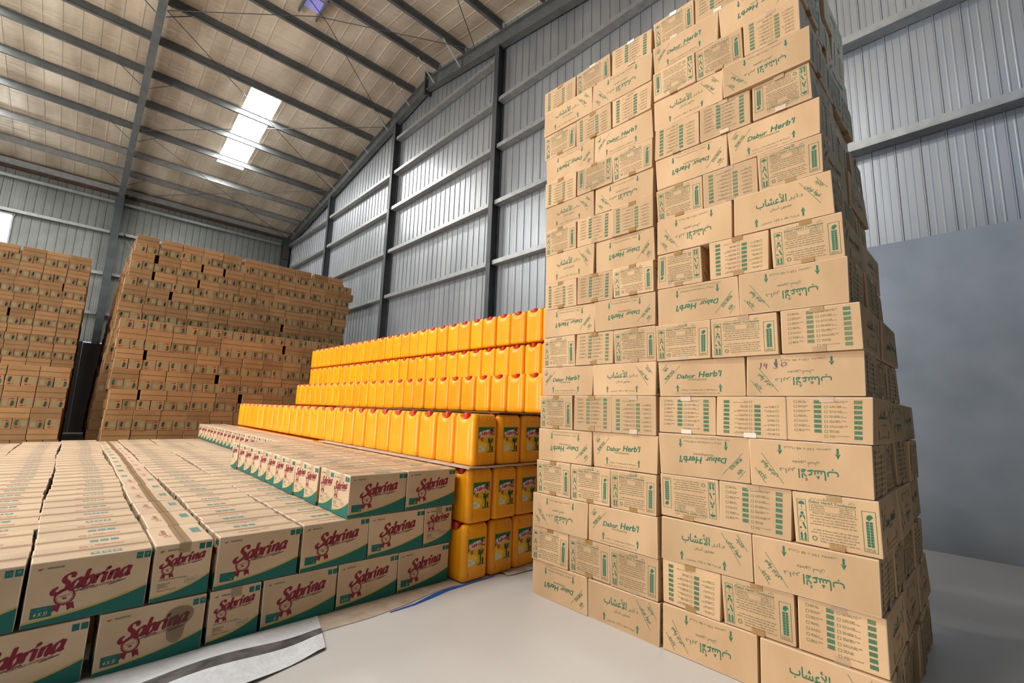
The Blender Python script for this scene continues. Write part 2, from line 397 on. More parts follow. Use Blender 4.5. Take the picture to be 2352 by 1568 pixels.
# ---- cooking oil carton faces
def oil_base(a, W, H, name_w, cx, cyy, short):
    X = lambda u: (u-.5)*W; Y = lambda v: (v-.5)*H
    n = 18; hs = []
    for i in range(n+1): u = i/n; hs.append(.075+.085*u+.20*u**2.4)
    for i in range(n):
        x0, x1 = X(.006+.988*i/n), X(.006+.988*(i+1)/n)
        a.poly([(x0, Y(.008)), (x1, Y(.008)), (x1, Y(hs[i+1])), (x0, Y(hs[i]))], 'teal')
        a.poly([(x0, Y(hs[i])), (x1, Y(hs[i+1])), (x1, Y(hs[i+1]+.022)), (x0, Y(hs[i]+.022))], 'yell')
    sabrina(a, cx, cyy, name_w, 'red')
    sc = name_w/.24; c, sn = math.cos(.13), math.sin(.13)
    def P(dx, dy): dx *= sc; dy *= sc; return cx+c*dx-sn*dy, cyy+sn*dx+c*dy
    x, y = P(-.086, -.046); r = .030*sc
    a.ring(x, y, r*.84, r, 'red', 44, .09); a.ring(x, y, r*.72, r*.76, 'red', 24)
    a.text('PREMIUM', x, y+r*.12, r*1.0, r*.2, 'red', 0, 0, .2); a.rect(x-r*.2, y-r*.3, x+r*.2, y-r*.1, 'red')
    for d in (-1, 1):
        a.poly([(x+d*r*.25, y-r*.95), (x+d*r*.95, y-r*.8), (x+d*r*1.15, y-r*1.75), (x+d*r*.8, y-r*1.5), (x+d*r*.45, y-r*1.8)], 'red')
    p = P(-.06, -.036); q = P(.0, -.031); a.line(p[0], p[1], q[0], q[1], .004*sc, 'slate')
    p = P(.045, -.045); q = P(.10, -.040); a.line(p[0], p[1], q[0], q[1], .004*sc, 'slate')
    x, y = P(.022, -.037); a.text('VEGETABLE COOKING OIL', x, y, .128*sc, .0085*sc, 'red', .01, .2, .13)
    # top line: small wing mark and maker's name, two handling squares
    a.poly([(X(.055) if not short else X(.08), Y(.885)), ((X(.055) if not short else X(.08))+.020, Y(.90)), ((X(.055) if not short else X(.08))+.011, Y(.87))], 'red')
    a.text('WINGSFOOD', (X(.055) if not short else X(.08))+.055, Y(.89), .052, .008, 'teal', .01, .2)
    for k in range(2):
        x0 = W/2-.052+.027*k-(.0 if not short else .002); a.rect(x0, Y(.84), x0+.022, Y(.84)+.026, 'teal')
        xm = x0+.011; ym = Y(.84)+.013
        if k == 0: a.arrow(xm-.004, ym-.006, .013, 'tealt'); a.arrow(xm+.004, ym-.006, .013, 'tealt')
        else: a.disc(xm, ym+.003, .0055, 'tealt', 8); a.rect(xm-.0008, ym-.009, xm+.0008, ym, 'tealt')
    if not short:
        a.rect(X(.06), Y(.135), X(.06)+.062, Y(.135)+.040, 'teal'); a.text('4 X 5L', X(.06)+.031, Y(.135)+.014, .044, .015, 'pale', .015, .15)
        a.text('NET CTN', X(.06)+.031, Y(.135)+.031, .03, .007, 'tealt')
    else:
        for k, v in enumerate((.37, .30, .27, .24, .19)):
            a.text(('FORTIFIED WITH VITAMIN A', 'PACKED FOR', 'EXPORT', 'BATCH NO', 'PRODUCT OF MALAYSIA')[k], X(.11), Y(v)-.002, (.11, .045, .034, .04, .07)[k], .006, 'slate', 0, 0, 0, False)
        a.frame(X(.56), Y(.255), X(.56)+.05, Y(.255)+.022, .001, 'tealt'); a.text('KEEP DRY', X(.56)+.025, Y(.255)+.011, .04, .008, 'tealt')
def art_oil_long():
    a = Art(); oil_base(a, .382, .243, .246, .006, .034, False); return a
def art_oil_short():
    a = Art(); oil_base(a, .220, .243, .170, .0, .052, True); return a
def art_oil_top():
    a = Art(); W, D = .382, .22
    x = -W/2+.006
    a.rect(-W/2+.004, -.0014, W/2-.004, .0014, 'seaml')
    k = 0
    while x < W/2-.012:
        a.poly([(x, -.0038), (x+.010, -.0018), (x+.010, .0038), (x, .0018)], 'seam'); x += .0135; k += 1
    for i in range(3):
        x0 = -.015+.036*i; a.rect(x0, -.092, x0+.030, -.054, 'tealt')
        a.disc(x0+.015, -.07, .007, 'pale', 8); a.rect(x0+.006, -.088, x0+.024, -.084, 'pale')
    sabrina(a, .045, .060, .115, 'redl', 0, .26, .08)
    a.ring(-.035, .05, .011, .015, 'redl', 16)
    return a
# ---- far carton faces: lying on their sides, flap seam outwards on the long face, print on the short face
def art_far_long():
    a = Art(); x = -.18
    while x < .178: a.rect(x, -.006+.002*math.sin(x*40), x+.013, .005+.002*math.sin(x*40), 'seamd'); x += .0185
    a.rect(-.12, -.012, -.02, .012, 'seaml') if False else None
    return a
def art_far_short():
    a = Art(); a.rect(.014, -.075, .080, .072, 'seaml') if False else None
    a.poly([(.022, -.066), (.050, -.066), (.062, .020), (.032, .026)], 'fdark'); a.poly([(.054, -.06), (.064, -.06), (.072, .0), (.062, .0)], 'teal')
    a.poly([(.028, -.05), (.040, -.05), (.045, -.01), (.034, -.008)], 'green')
    a.rect(.020, .048, .058, .066, 'red'); a.poly([(-.012, .046), (-.002, .040), (.008, .068), (-.004, .07)], 'green')
    a.rect(-.078, -.055, -.012, .034, 'fine'); a.line(-.086, -.07, -.086, .07, .002, 'slate')
    return a
ART = {}
def arts(n):
    if n not in ART: ART[n] = globals()['art_'+n]()
    return ART[n]

# ------------------------------------------------------------------ carton mesh
def make_carton(name, W, D, H, mat, faces, seed, wob=.004, bulge=.003, b=.0045, n=6, off=.0009):
    """closed carton W x D x H standing on z=0; faces: dict side -> Art or (Art, rot). Box and print share one gentle warp."""
    rng = random.Random(seed); mb = MB()
    h = (W/2, D/2, H/2)
    cor = {(i, j, k): Vector([rng.uniform(-wob, wob)*(1 if ax < 2 else .25) for ax in range(3)]) for i in (-1, 1) for j in (-1, 1) for k in (-1, 1)}
    ba = {s: rng.uniform(-.3, 1)*bulge for s in ('x0', 'x1', 'y0', 'y1')}
    def warp(p):
        u = [max(-1, min(1, p[i]/h[i])) for i in range(3)]
        d = Vector((0, 0, 0))
        for (i, j, k), c in cor.items(): d += c*((1+i*u[0])*(1+j*u[1])*(1+k*u[2])/8)
        q = [p[0]+d[0], p[1]+d[1], p[2]+d[2]]
        e = lambda t: math.cos(pi/2*t)
        q[0] += (max(0, u[0])**3*ba['x1']-max(0, -u[0])**3*ba['x0'])*e(u[1])*e(u[2])
        q[1] += (max(0, u[1])**3*ba['y1']-max(0, -u[1])**3*ba['y0'])*e(u[0])*e(u[2])
        return (q[0], q[1], q[2]+H/2)
    idx = {}; vs = []
    def vert(p):
        key = tuple(round(x, 6) for x in p)
        if key not in idx:
            inner = Vector([max(-(h[i]-b), min(h[i]-b, p[i])) for i in range(3)]); d = Vector(p)-inner
            q = inner + (d.normalized()*b if d.length > 1e-9 else d)
            idx[key] = len(vs); vs.append(warp(q))
        return idx[key]
    def coords(i):
        L = [-h[i], -h[i]+b]; L += [-(h[i]-b)+2*(h[i]-b)*k/n for k in range(1, n)]; return L+[h[i]-b, h[i]]
    fs = []; fe = []
    for ax in range(3):
        A, B = [(1, 2), (2, 0), (0, 1)][ax]; ca, cb = coords(A), coords(B)
        for sg in (-1, 1):
            for i in range(len(ca)-1):
                for j in range(len(cb)-1):
                    q = []
                    for (a_, b_) in ((ca[i], cb[j]), (ca[i+1], cb[j]), (ca[i+1], cb[j+1]), (ca[i], cb[j+1])):
                        p = [0, 0, 0]; p[ax] = sg*h[ax]; p[A] = a_; p[B] = b_; q.append(vert(p))
                    if len(set(q)) < 3: continue
                    edge = i in (0, len(ca)-2) or j in (0, len(cb)-2)
                    (fe if edge else fs).append(tuple(q if sg > 0 else q[::-1]))
    mb.add(vs, fs, mat); ei = mb.m(mat+'_edge')
    for f in fe: mb.f.append(f); mb.mi.append(ei)
    for side, art in faces.items():
        for pv, pf, pm in art.items:
            out = []
            for x, y in pv:
                if side == 'y0': p = (x, -h[1], y); nrm = (0, -1, 0)
                elif side == 'y1': p = (-x, h[1], y); nrm = (0, 1, 0)
                elif side == 'x0': p = (-h[0], -x, y); nrm = (-1, 0, 0)
                elif side == 'x1': p = (h[0], x, y); nrm = (1, 0, 0)
                else: p = (x, y, h[2]); nrm = (0, 0, 1)
                q = warp(p); out.append((q[0]+nrm[0]*off, q[1]+nrm[1]*off, q[2]+nrm[2]*off))
            mb.add(out, pf, pm)
    me = mb.mesh(name); return me

HB = [make_carton('toothpaste_carton', .445, .295, .205, 'kraft',
      {'y0': arts('english'), 'y1': arts('arabic'), 'x0': arts('info'), 'x1': arts('list')}, s, .006, .004) for s in range(4)]
OB = [make_carton('oil_carton', .382, .220, .243, 'pale',
      {'y0': arts('oil_long'), 'y1': arts('oil_long'), 'x0': arts('oil_short'), 'x1': arts('oil_short'), 'z1': arts('oil_top')}, s+20, .003, .003) for s in range(4)]
# tape strips as parts
def tape_mesh(name, L_, wd, H, mat, drop=.045, off=.0022):
    mb = MB(); x = L_/2+off; z = H+off
    P = [(-x, H-drop), (-x, z), (x, z), (x, H-drop)]
    vs = []; fs = []
    for i, (a, b_) in enumerate(P): vs += [(a, -wd/2, b_), (a, wd/2, b_)]
    mb.add(vs, [(2*i, 2*i+2, 2*i+3, 2*i+1) for i in range(3)], mat)
    return mb.mesh(name)
T_OIL = tape_mesh('packing_tape', .382, .046, .243, 'tape')
T_OILB = tape_mesh('packing_tape', .382, .046, .243, 'tapeb')
def tape_herb(name, mat, top):
    mb = MB(); x = .2225+.0035; a, b_ = (.1815, .2062) if top else (.0225, -.0012)
    P = [(-x, a), (-x, b_), (x, b_), (x, a)]; vs = []
    for p, q in P: vs += [(p, -.026, q), (p, .026, q)]
    mb.add(vs, [((2*i, 2*i+2, 2*i+3, 2*i+1) if top else (2*i+1, 2*i+3, 2*i+2, 2*i)) for i in range(3)], mat)
    return mb.mesh(name)
T_HERB = [tape_herb('packing_tape', 'tapea', t) for t in (True, False)]
T_HERBW = [tape_herb('packing_tape', 'tape', t) for t in (True, False)]

# ------------------------------------------------------------------ building shell
XG, YS, YN, XE = 5.97, 20.9, -0.9, -11.0
RY = 10.0
SL = .167
def roofz(y, z0=8.6): return z0 + SL*((YS-y) if y > RY else (y-YN))
mb = MB(); mb.box(XE-3, XG+.3, YN-.3, YS+.3, -.2, 0, 'floor'); struct(mb, 'floor', 'off-white painted concrete floor')
def corrug(mb, length, place, mat, pitch=.203, top=None, zb=3.0, d=.014):
    """ribbed sheet: place(u, depth, z) -> point; top(u) -> z"""
    us = []; u = 0
    prof = [(0, 0), (.058, 0), (.064, .002), (.072, .002), (.078, 0), (.122, 0), (.128, .002), (.136, .002), (.142, 0), (.182, 0), (.188, d), (.197, d), (.203, 0)]
    while u < length:
        for a, dd in prof[:-1]:
            if u+a <= length: us.append((u+a, dd))
        u += pitch
    us.append((length, 0)); vs = []; fs = []
    for (a, dd) in us: vs += [place(a, dd, zb), place(a, dd, top(a))]
    for i in range(len(us)-1): fs.append((2*i, 2*i+1, 2*i+3, 2*i+2))
    mb.add(vs, fs, mat)
mb = MB()
corrug(mb, YS-YN+.12, lambda u, d, z: (XG+.10-d, YN+u, z), 'sheet', top=lambda u: roofz(YN+u)+.02)
struct(mb, 'wall_gable', 'ribbed galvanised sheet gable wall')
mb = MB(); mb.box(XG, XG+.22, YN, YS, 0, 3.02, 'plinth'); struct(mb, 'trim_1', 'blue-grey plastered low wall under the gable sheeting')
# side wall with a window hole
mb = MB()
WX0, WX1, WZ0, WZ1 = -4.6, -2.13, 5.55, 6.76
def seg(x0, x1, zb, zt):
    corrug(mb, x1-x0, lambda u, d, z: (x0+u, YS+.08-d, z), 'sheetd', top=lambda u: zt, zb=zb, pitch=.213)
seg(XE, WX0, 2.98, 8.62); seg(WX0, WX1, 2.98, WZ0); seg(WX0, WX1, WZ1, 8.62); seg(WX1, XG+.1, 2.98, 8.62)
struct(mb, 'wall_left', 'olive-grey ribbed sheet side wall')
mb = MB(); mb.box(XE, XG, YS, YS+.22, 0, 2.95, 'plinth'); struct(mb, 'trim_2', 'low plastered wall under the side sheeting')
mb = MB(); mb.box(WX0, WX1, YS+.10, YS+.12, WZ0, WZ1, 'wing')
wn = struct(mb, 'window_1', 'bright daylit window high in the side wall')
mb = MB(); mb.box(WX0-.05, WX1+.05, YS+.02, YS+.1, WZ1-.03, WZ1+.03, 'galv'); mb.box(WX1-.01, WX1+.03, YS+.02, YS+.1, WZ0, WZ1, 'galv'); mb.box(WX0-.05, WX1+.05, YS+.02, YS+.1, WZ0-.03, WZ0+.03, 'galv'); mb.build('window_frame', wn)
mb = MB()
corrug(mb, XG-XE, lambda u, d, z: (XE+u, YN-.05+d, z), 'steeld', top=lambda u: 8.62, zb=3.0)
mb.box(XE, XG, YN-.2, YN, 0, 3.0, 'steel')
struct(mb, 'wall_right', 'ribbed sheet side wall beside the camera')
mb = MB()
for (y0, y1, z0, z1) in ((YN, 3.0, 0, 8.6), (9.8, YS, 0, 8.7), (3.0, 9.8, 5.9, 8.9)):
    mb.box(XE-.1, XE, y0, y1, z0, z1, 'sheetd')
mb.add([(XE-.05, YN, 8.6), (XE-.05, YS, 8.6), (XE-.05, RY, roofz(RY))], [(0, 1, 2)], 'sheetd')
struct(mb, 'wall_back', 'end wall with the wide loading door')

# roof lining with skylights
SKY = [(2.48, 3.27), (-3.42, -2.63), (-8.84, -8.05)]
SKYY = [(13.55, 17.5), (2.5, 6.45)]
def roof_build():
    mb = MB(); xs = []
    x = XE
    P = .335
    while x < XG+.1: xs += [(x, 0), (x+.29, 0), (x+.30, -.007), (x+.322, -.007)]; x += P
    xs = [q for q in xs if not any(a-.02 < q[0] < b+.02 for a, b in SKY)]
    for a, b in SKY: xs += [(a, 0), (b, 0)]
    xs.append((XG+.12, 0)); xs.sort()
    for ya, yb, holes in ((RY+.0, YS+.3, SKYY[0]), (YN-.3, RY, SKYY[1])):
        for i in range(len(xs)-1):
            (x0, d0), (x1, d1) = xs[i], xs[i+1]
            sky = any(abs(x0-a) < 1e-6 and abs(x1-b) < 1e-6 for a, b in SKY if not (a > 0 and holes[0] < 5))
            for (y0, y1) in (((ya, holes[0]), (holes[1], yb)) if sky else ((ya, yb),)):
                mb.add([(x0, y0, roofz(y0)+d0), (x1, y0, roofz(y0)+d1), (x1, y1, roofz(y1)+d1), (x0, y1, roofz(y1)+d0)], [(0, 3, 2, 1)], 'roof')
    return mb
RO = struct(roof_build(), 'ceiling', 'dusty foil-lined pitched roof underside')
k = 2
for a, b in SKY:
    for y0, y1 in SKYY:
        if (a > 0 and y0 < 5): continue
        mb = MB()
        mb.add([(a, y0, roofz(y0)+.02), (b, y0, roofz(y0)+.02), (b, y1, roofz(y1)+.02), (a, y1, roofz(y1)+.02)], [(0, 3, 2, 1)], 'skyl')
        struct(mb, 'window_%d' % k, 'bright translucent roof skylight'); k += 1
mb = MB(); zt = roofz(RY)-.03
mb.add([(2.70, 9.97, zt-.015), (3.05, 9.97, zt-.015), (3.05, 10.32, zt-.055), (2.70, 10.32, zt-.055)], [(0, 3, 2, 1)], 'vent')
for x in (2.66, 3.06): mb.box(x-.02, x+.02, 9.75, 10.5, zt-.14, zt-.02, 'steel')
tag(mb.build('ridge_light'), 'small violet translucent ridge light at the roof apex', 'skylight')

# steel frame: columns, rafters
def ibeam(mb, a, b, w_, h_, up, mat, tf=.014, tw=.012):
    a = Vector(a); b = Vector(b); d = (b-a).normalized(); u = Vector(up); sd = d.cross(u).normalized(); u = sd.cross(d)
    for s in (-1, 1): mb.bar(a+u*(s*(h_/2-tf/2)), b+u*(s*(h_/2-tf/2)), w_, tf, mat, up)
    mb.bar(a, b, tw, h_-2*tf, mat, up)
n_col = 0
for y, lab in ((2.5, None), (7.0, 'dark steel gable column next to the tall toothpaste stack'), (11.57, 'dark steel gable column behind the top of the jerrycan pile'), (16.2, 'dark steel gable column nearest the far corner')):
    if lab is None: continue
    mb = MB(); zt = 9.74-SL*abs(y-RY)
    ibeam(mb, (XG-.015, y, 0), (XG-.015, y, zt), .13, .21, (1, 0, 0), 'steeld')
    o = mb.build('steel_column'); tag(o, lab, 'column', 'steel columns along the walls')
for x, lab in ((.30, 'dark steel column on the side wall between the two far carton stacks'), (XG-.16, 'dark steel corner column where side wall meets gable')):
    mb = MB(); ibeam(mb, (x, YS-.26, 0), (x, YS-.26, 8.2), .21, .36, (0, 1, 0), 'steeld')
    if x > 5: mb.box(x-.13, x+.10, YS-.52, YS-.42, 7.25, 7.6, 'rust')
    tag(mb.build('steel_column'), lab, 'column', 'steel columns along the walls')
def rafter(x, wd, lab, dz=0):
    mb = MB()
    for y0, y1, s in ((YS-.05, RY, 1), (YN+.05, RY, 1)):
        z0, z1 = 8.05+.17-dz, 9.87+.17-dz
        ibeam(mb, (x, y0, z0), (x, y1, z1), wd, .34, (0, 0, 1), 'steel')
    mb.box(x-wd/2-.02, x+wd/2+.02, RY-.03, RY+.03, 9.62, 10.3, 'steeld')
    o = mb.build('roof_rafter'); tag(o, lab, 'rafter', 'steel roof rafters')
rafter(.31, .15, 'grey steel rafter crossing the roof above the far stacks')
rafter(XG-.035, .16, 'grey steel rafter running up along the gable wall', .13)
# purlins, one object per line, C sections between the sheets and rafters
PY = [19.66, 18.42, 17.0, 15.75, 14.5, 13.27, 12.0, 10.78, 9.55, 8.4, 7.0, 5.7, 4.4]
for i, y in enumerate(PY):
    mb = MB(); z = roofz(y)
    for x0, x1 in ((XE, .31), (.31, XG)):
        mb.box(x0+.0, x1, y-.006, y+.006, z-.20, z-.015, 'galv' if y > 18 else 'steel')
        mb.box(x0, x1, y-.035, y+.035, z-.205, z-.19, 'galv' if y > 18 else 'steel')
        mb.box(x0, x1, y-.035, y+.035, z-.03, z-.018, 'galv' if y > 18 else 'steel')
    tag(mb.build('roof_purlin'), 'long steel roof purlin, %s line up from the eave' % ORD[i+1] if y > 9.7 else 'steel roof purlin beyond the ridge, %s from it' % ORD[i-7], 'purlin', 'roof purlins')
mb = MB(); mb.box(XE, XG, YS-.10, YS-.0, 8.33, 8.52, 'galv'); mb.box(XE, XG, YS-.02, YS+.06, 8.24, 8.34, 'rust')
tag(mb.build('eave_beam'), 'steel eave beam with rusty flashing on top of the side wall', 'beam')
# wall girts, broken at the columns
GZ = [4.16, 5.48, 6.77, 7.88, 8.95]
GY = [(-.9, 2.4), (2.4, 6.93), (7.07, 11.5), (11.64, 16.13), (16.27, 20.7)]
GN = ['behind the tall stack', 'right of the nearest gable column', 'between the nearest two gable columns', 'between the middle and far gable columns', 'beside the far corner']
cn = {4.16: 'lowest', 5.48: 'second', 6.77: 'third', 7.88: 'fourth', 8.95: 'topmost'}
for z in GZ:
    for j, (a, b) in enumerate(GY):
        zmax = 9.7-SL*max(abs(a-RY), abs(b-RY))
        if z > 8.9 and j != 2: continue
        if z > 9.6-SL*min(abs(a-RY), abs(b-RY)) or (a > 16 and z > 8): continue
        a2, b2 = a, b
        if z > zmax:
            lim = (9.65-z)/SL; a2 = max(a, RY-lim); b2 = min(b, RY+lim)
        mb = MB(); X1 = XG+.085
        mb.box(X1-.16, X1-.15, a2, b2, z-.02, z+.05, 'galv'); mb.box(X1-.16, X1, a2, b2, z+.05, z+.062, 'galv'); mb.box(X1-.16, X1, a2, b2, z-.03, z-.018, 'galv')
        mb.box(X1-.17, X1-.02, a2+.0, a2+.05, z-.09, z+.02, 'steeld')
        lab = '%s wall girt %s' % (cn[z], GN[j])
        tag(mb.build('wall_girt'), lab.replace('wall girt', 'grey steel wall girt'), 'girt', 'gable wall girts')
for z, nm in ((7.95, 'top'), (6.85, 'second'), (5.35, 'third'), (3.95, 'lowest')):
    for (a, b, side) in ((XE, .18, 'left of the column'), (.42, XG-.3, 'right of the column')):
        if z < 5.8 and z > 5.4 and a < 0: a2 = a
        mb = MB()
        bb = b if not (a < 0 and WZ0-.1 < z < WZ1+.05) else b
        mb.box(a, bb, YS-.08, YS-.065, z-.03, z+.06, 'galv'); mb.box(a, bb, YS-.08, YS+.06, z+.06, z+.07, 'galv')
        tag(mb.build('wall_girt'), '%s grey steel girt on the side wall, %s' % (nm, side), 'girt', 'side wall girts')
# bracing rods and flange braces
def rodz(y): return roofz(y)-.45
RODS = [((.4, 11.9), (5.85, 16.1), 'from mid rafter down to the gable'), ((.4, 16.5), (5.85, 12.1), 'rising from the left rafter to the gable'),
        ((.4, 16.5), (5.85, 20.6), 'nearest the far corner'), ((.4, 20.6), (5.85, 16.1), 'low along the eave side'), ((.4, 11.9), (5.85, 7.8), 'crossing just under the ridge'),
        ((.4, 7.8), (5.85, 12.1), 'rising over the ridge towards the gable'), ((.4, 3.7), (5.85, 7.8), 'beyond the ridge')]
for ri, (a, b, lab) in enumerate(RODS):
    mb = MB(); pts = [a]
    if (a[1]-RY)*(b[1]-RY) < 0:
        t = (RY-a[1])/(b[1]-a[1]); pts.append((a[0]+t*(b[0]-a[0]), RY))
    pts.append(b)
    P3 = [(p[0], p[1], rodz(p[1])-.03*(ri % 2)) for p in pts]
    mb.rod(P3[0], P3[-1], .009, 'steeld') if len(P3) == 2 else [mb.rod(P3[i], P3[i+1], .009, 'steeld') for i in range(2)]
    tag(mb.build('bracing_rod'), 'thin dark bracing rod under the roof, '+lab, 'bracing rod', 'roof bracing rods')
mb = MB(); mb.rod((.55, YS-.1, 6.9), (2.6, YS-.1, 4.0), .012, 'steeld')
tag(mb.build('bracing_rod'), 'dark diagonal rod on the side wall above the far carton stack', 'bracing rod', 'wall bracing rods')
for i, y in enumerate(PY[:10]):
    if i % 2 == (0 if y > 10 else 1):
        zr = (8.05 if True else 0)+SL*((YS-y) if y > RY else (y-YN))
        for s in (-1, 1):
            mb = MB(); mb.bar((.31+s*.09, y, zr+.02), (.31+s*.55, y, roofz(y)-.19), .035, .006, 'steeld')
            tag(mb.build('flange_brace'), 'short dark knee brace %s the interior rafter, %s from the eave' % ('right of' if s > 0 else 'left of', ORD[i//2+1]), 'brace', 'knee braces at the interior rafter')
    mb = MB(); zr = 8.05+SL*((YS-y) if y > RY else (y-YN))
    mb.bar((XG-.12, y, zr-.1), (XG-.65, y, roofz(y)-.2), .05, .008, 'galv')
    tag(mb.build('flange_brace'), 'short pale knee brace against the gable rafter, %s from the corner' % ORD[i+1], 'brace', 'knee braces at the gable rafter')

# ------------------------------------------------------------------ tall toothpaste stack
FX = 2.292
ZL = [0, .210, .420, .629, .842, 1.047, 1.262, 1.452, 1.655, 1.848, 2.032, 2.237, 2.425, 2.602, 2.788, 2.981, 3.167, 3.356, 3.53]
ZR = [0, .218, .430, .641, .856, 1.067, 1.257, 1.447, 1.646, 1.852, 2.052, 2.256, 2.447, 2.633, 2.823, 3.002, 3.185, 3.37, 3.55]
YR = [.345, .345, .350, .333, .343, .331, .350, .347, .371, .377, .410, .432, .436, .457, .447, .480, .47, .48]
YLft = [2.172, 2.168, 2.160, 2.140, 2.128, 2.129, 2.124, 2.115, 2.108, 2.102, 2.104, 2.112, 2.115, 2.117, 2.126, 2.142, 2.150, 2.149]
ROWA = ['e A', 'III', 'a E', 'III', 'e E', 'ILl', 'E A', 'ILI', 'e e', 'lLI', 'A e', 'ILl', 'A a', 'liI', 'e E', 'Ill', 'A a', 'lIL']
ROWB = ['a A', 'lIL', 'A a', 'iLI', 'e a', 'LlL', 'E a', 'IIL', 'e a', 'ilI', 'a A', 'IlI', 'e E', 'lLi', 'A a', 'iIl', 'E e', 'ILl']
WHAT = {'E': 'green English lettering', 'e': 'upside-down English lettering', 'A': 'green Arabic lettering', 'a': 'upside-down Arabic lettering',
        'I': 'handling symbols', 'i': 'upside-down handling symbols', 'L': 'barcode list', 'l': 'upside-down barcode list'}
def place_herb(kind, cx, cyv, z, hgt, yaw_extra, label, wscale=1, mi=None, white=False):
    """kind letter says which face looks towards -X (yaw_extra 0) or -Y (yaw_extra -90 deg)"""
    me = HB[R.randrange(4)] if mi is None else HB[mi]
    base = {'E': -pi/2, 'A': pi/2, 'I': 0, 'L': pi}[kind.upper()]   # rotation bringing that face to -X
    flip = kind.islower()
    jz = R.uniform(-.007, .007)
    o = link('toothpaste_carton', me)
    sz = (hgt-.0035)/.205
    o.scale = (wscale if kind.upper() in 'IL' else 1, wscale if kind.upper() not in 'IL' else 1, sz)
    if kind.upper() in 'EA': o.scale = (wscale, 1, sz)
    else: o.scale = (1, wscale, sz)
    rot = Matrix.Rotation(base+yaw_extra+jz, 4, 'Z')
    loc = Matrix.Translation((cx, cyv, z))
    if flip:
        # turn upside down about the horizontal axis normal to the shown face, keeping that face outwards
        ax = Vector((1, 0, 0)) if abs(yaw_extra) < .1 else Vector((0, 1, 0))
        m = loc @ Matrix.Translation((0, 0, hgt-.0035)) @ Matrix.Rotation(pi, 4, ax) @ rot
    else: m = loc @ rot
    o.matrix_world = m @ Matrix.Diagonal((*o.scale, 1))
    tag(o, label, 'carton', 'toothpaste cartons in the tall stack')
    for t in (T_HERBW if white else T_HERB): link('packing_tape', t, o)
    return o
for half, rows, Z in (('left', ROWA, ZL), ('right', ROWB, ZR)):
    for r, row in enumerate(rows):
        z = Z[r]; hgt = Z[r+1]-Z[r]
        ymid = 1.262
        if half == 'left': y1, y0 = YLft[r], ymid+.004
        else: y1, y0 = ymid-.004, YR[r]
        ks = [c for c in row if c != ' ']; n = len(ks); step = (y1-y0)/n; long = n == 2
        jx = R.uniform(-.010, .010)
        gaps = {('right', 9): .035, ('right', 1): .0}.get((half, r), 0)
        for i, kd in enumerate(ks):
            w_ = step-.008
            yc = y1-step*(i+.5)
            if gaps and i == 0: yc += 0; w_ -= gaps; yc = y1-(step-gaps)/2
            depth = .295 if long else .445
            xf = FX+jx+R.uniform(-.004, .004)
            nominal = .445 if long else .295
            lab = 'toothpaste carton, %s, %s layer up, %s half, %s along' % (WHAT[kd], ORD[r+1], half, ORD[i+1])
            o = place_herb(kd, xf+depth/2, yc, z+.001, hgt, 0, lab, w_/nominal, white=(r*5+i) % 7 == 0)
            if half == 'right' and r == 6 and i == 1:
                pen = MB(); a = Art()
                yv = .0
                a.strokes([[(0, 1.3), (.35, 1.6), (.15, 0)]], 0, 0, .016, 'pen', .12, .2, .1)
                a.strokes([[(1.3, 1.6), (1.1, .8), (1.7, .9)], [(1.8, 1.5), (1.65, -.1)]], 0, 0, .016, 'pen', .12, .2, .1)
                a.strokes([[(4.6, 1.6), (3.9, 1.6), (3.9, 1.0), (4.5, .6), (4.2, 0), (3.6, .1)]], 0, 0, .016, 'pen', .12, .2, .1)
                a.strokes([[(6.2, 1.6), (5.6, 1.2), (5.8, .5), (6.6, .7), (6.8, 1.3), (6.2, 1.6)]], 0, 0, .016, 'pen', .12, .2, .1)
                for pv, pf, pm in a.items: pen.add([(xf-.006, yc+.165-x, z+.128+y) for x, y in pv], pf, pm)
                po = pen.build('handwriting'); po['label'] = 'purple handwritten 14 50'
                po.parent = o; po.matrix_parent_inverse = o.matrix_world.inverted()
# cartons behind the front ones along the side face that looks right
for r in range(18):
    z = ZR[r]; hgt = ZR[r+1]-ZR[r]; long = r % 2 == 0; y0 = YR[r]
    far = 3.22 if r >= 6 else 3.38
    if r > 9: far = 3.15
    x = FX + (.312 if long else .462); i = 0
    w_ = .30 if long else .45
    while x < far-.12:
        kd = R.choice('ILil' if long else 'EAea')
        dy = .445 if long else .295
        yy = y0+R.uniform(-.012, .022)+(.0 if i < 2 else -.02 if r < 6 else .03)
        lab = 'shaded toothpaste carton on the stack\'s right side, %s layer up, %s back' % (ORD[r+1], ORD[i+1])
        place_herb(kd, x+w_/2, yy+dy/2, z+.001, hgt, pi/2, lab, (w_-.008)/(.295 if long else .445))
        x += w_+R.uniform(.002, .014); i += 1

# ------------------------------------------------------------------ cooking oil cartons
def oil(x, y, z, ang, label, group, mi=None, tape='clear'):
    o = link('oil_carton', OB[R.randrange(4) if mi is None else mi], None, (x, y, z), (0, 0, ang+R.uniform(-.006, .006)))
    tag(o, label, 'carton', group)
    link('packing_tape', T_OILB if tape == 'brown' else T_OIL, o)
    return o
OY = 2.656
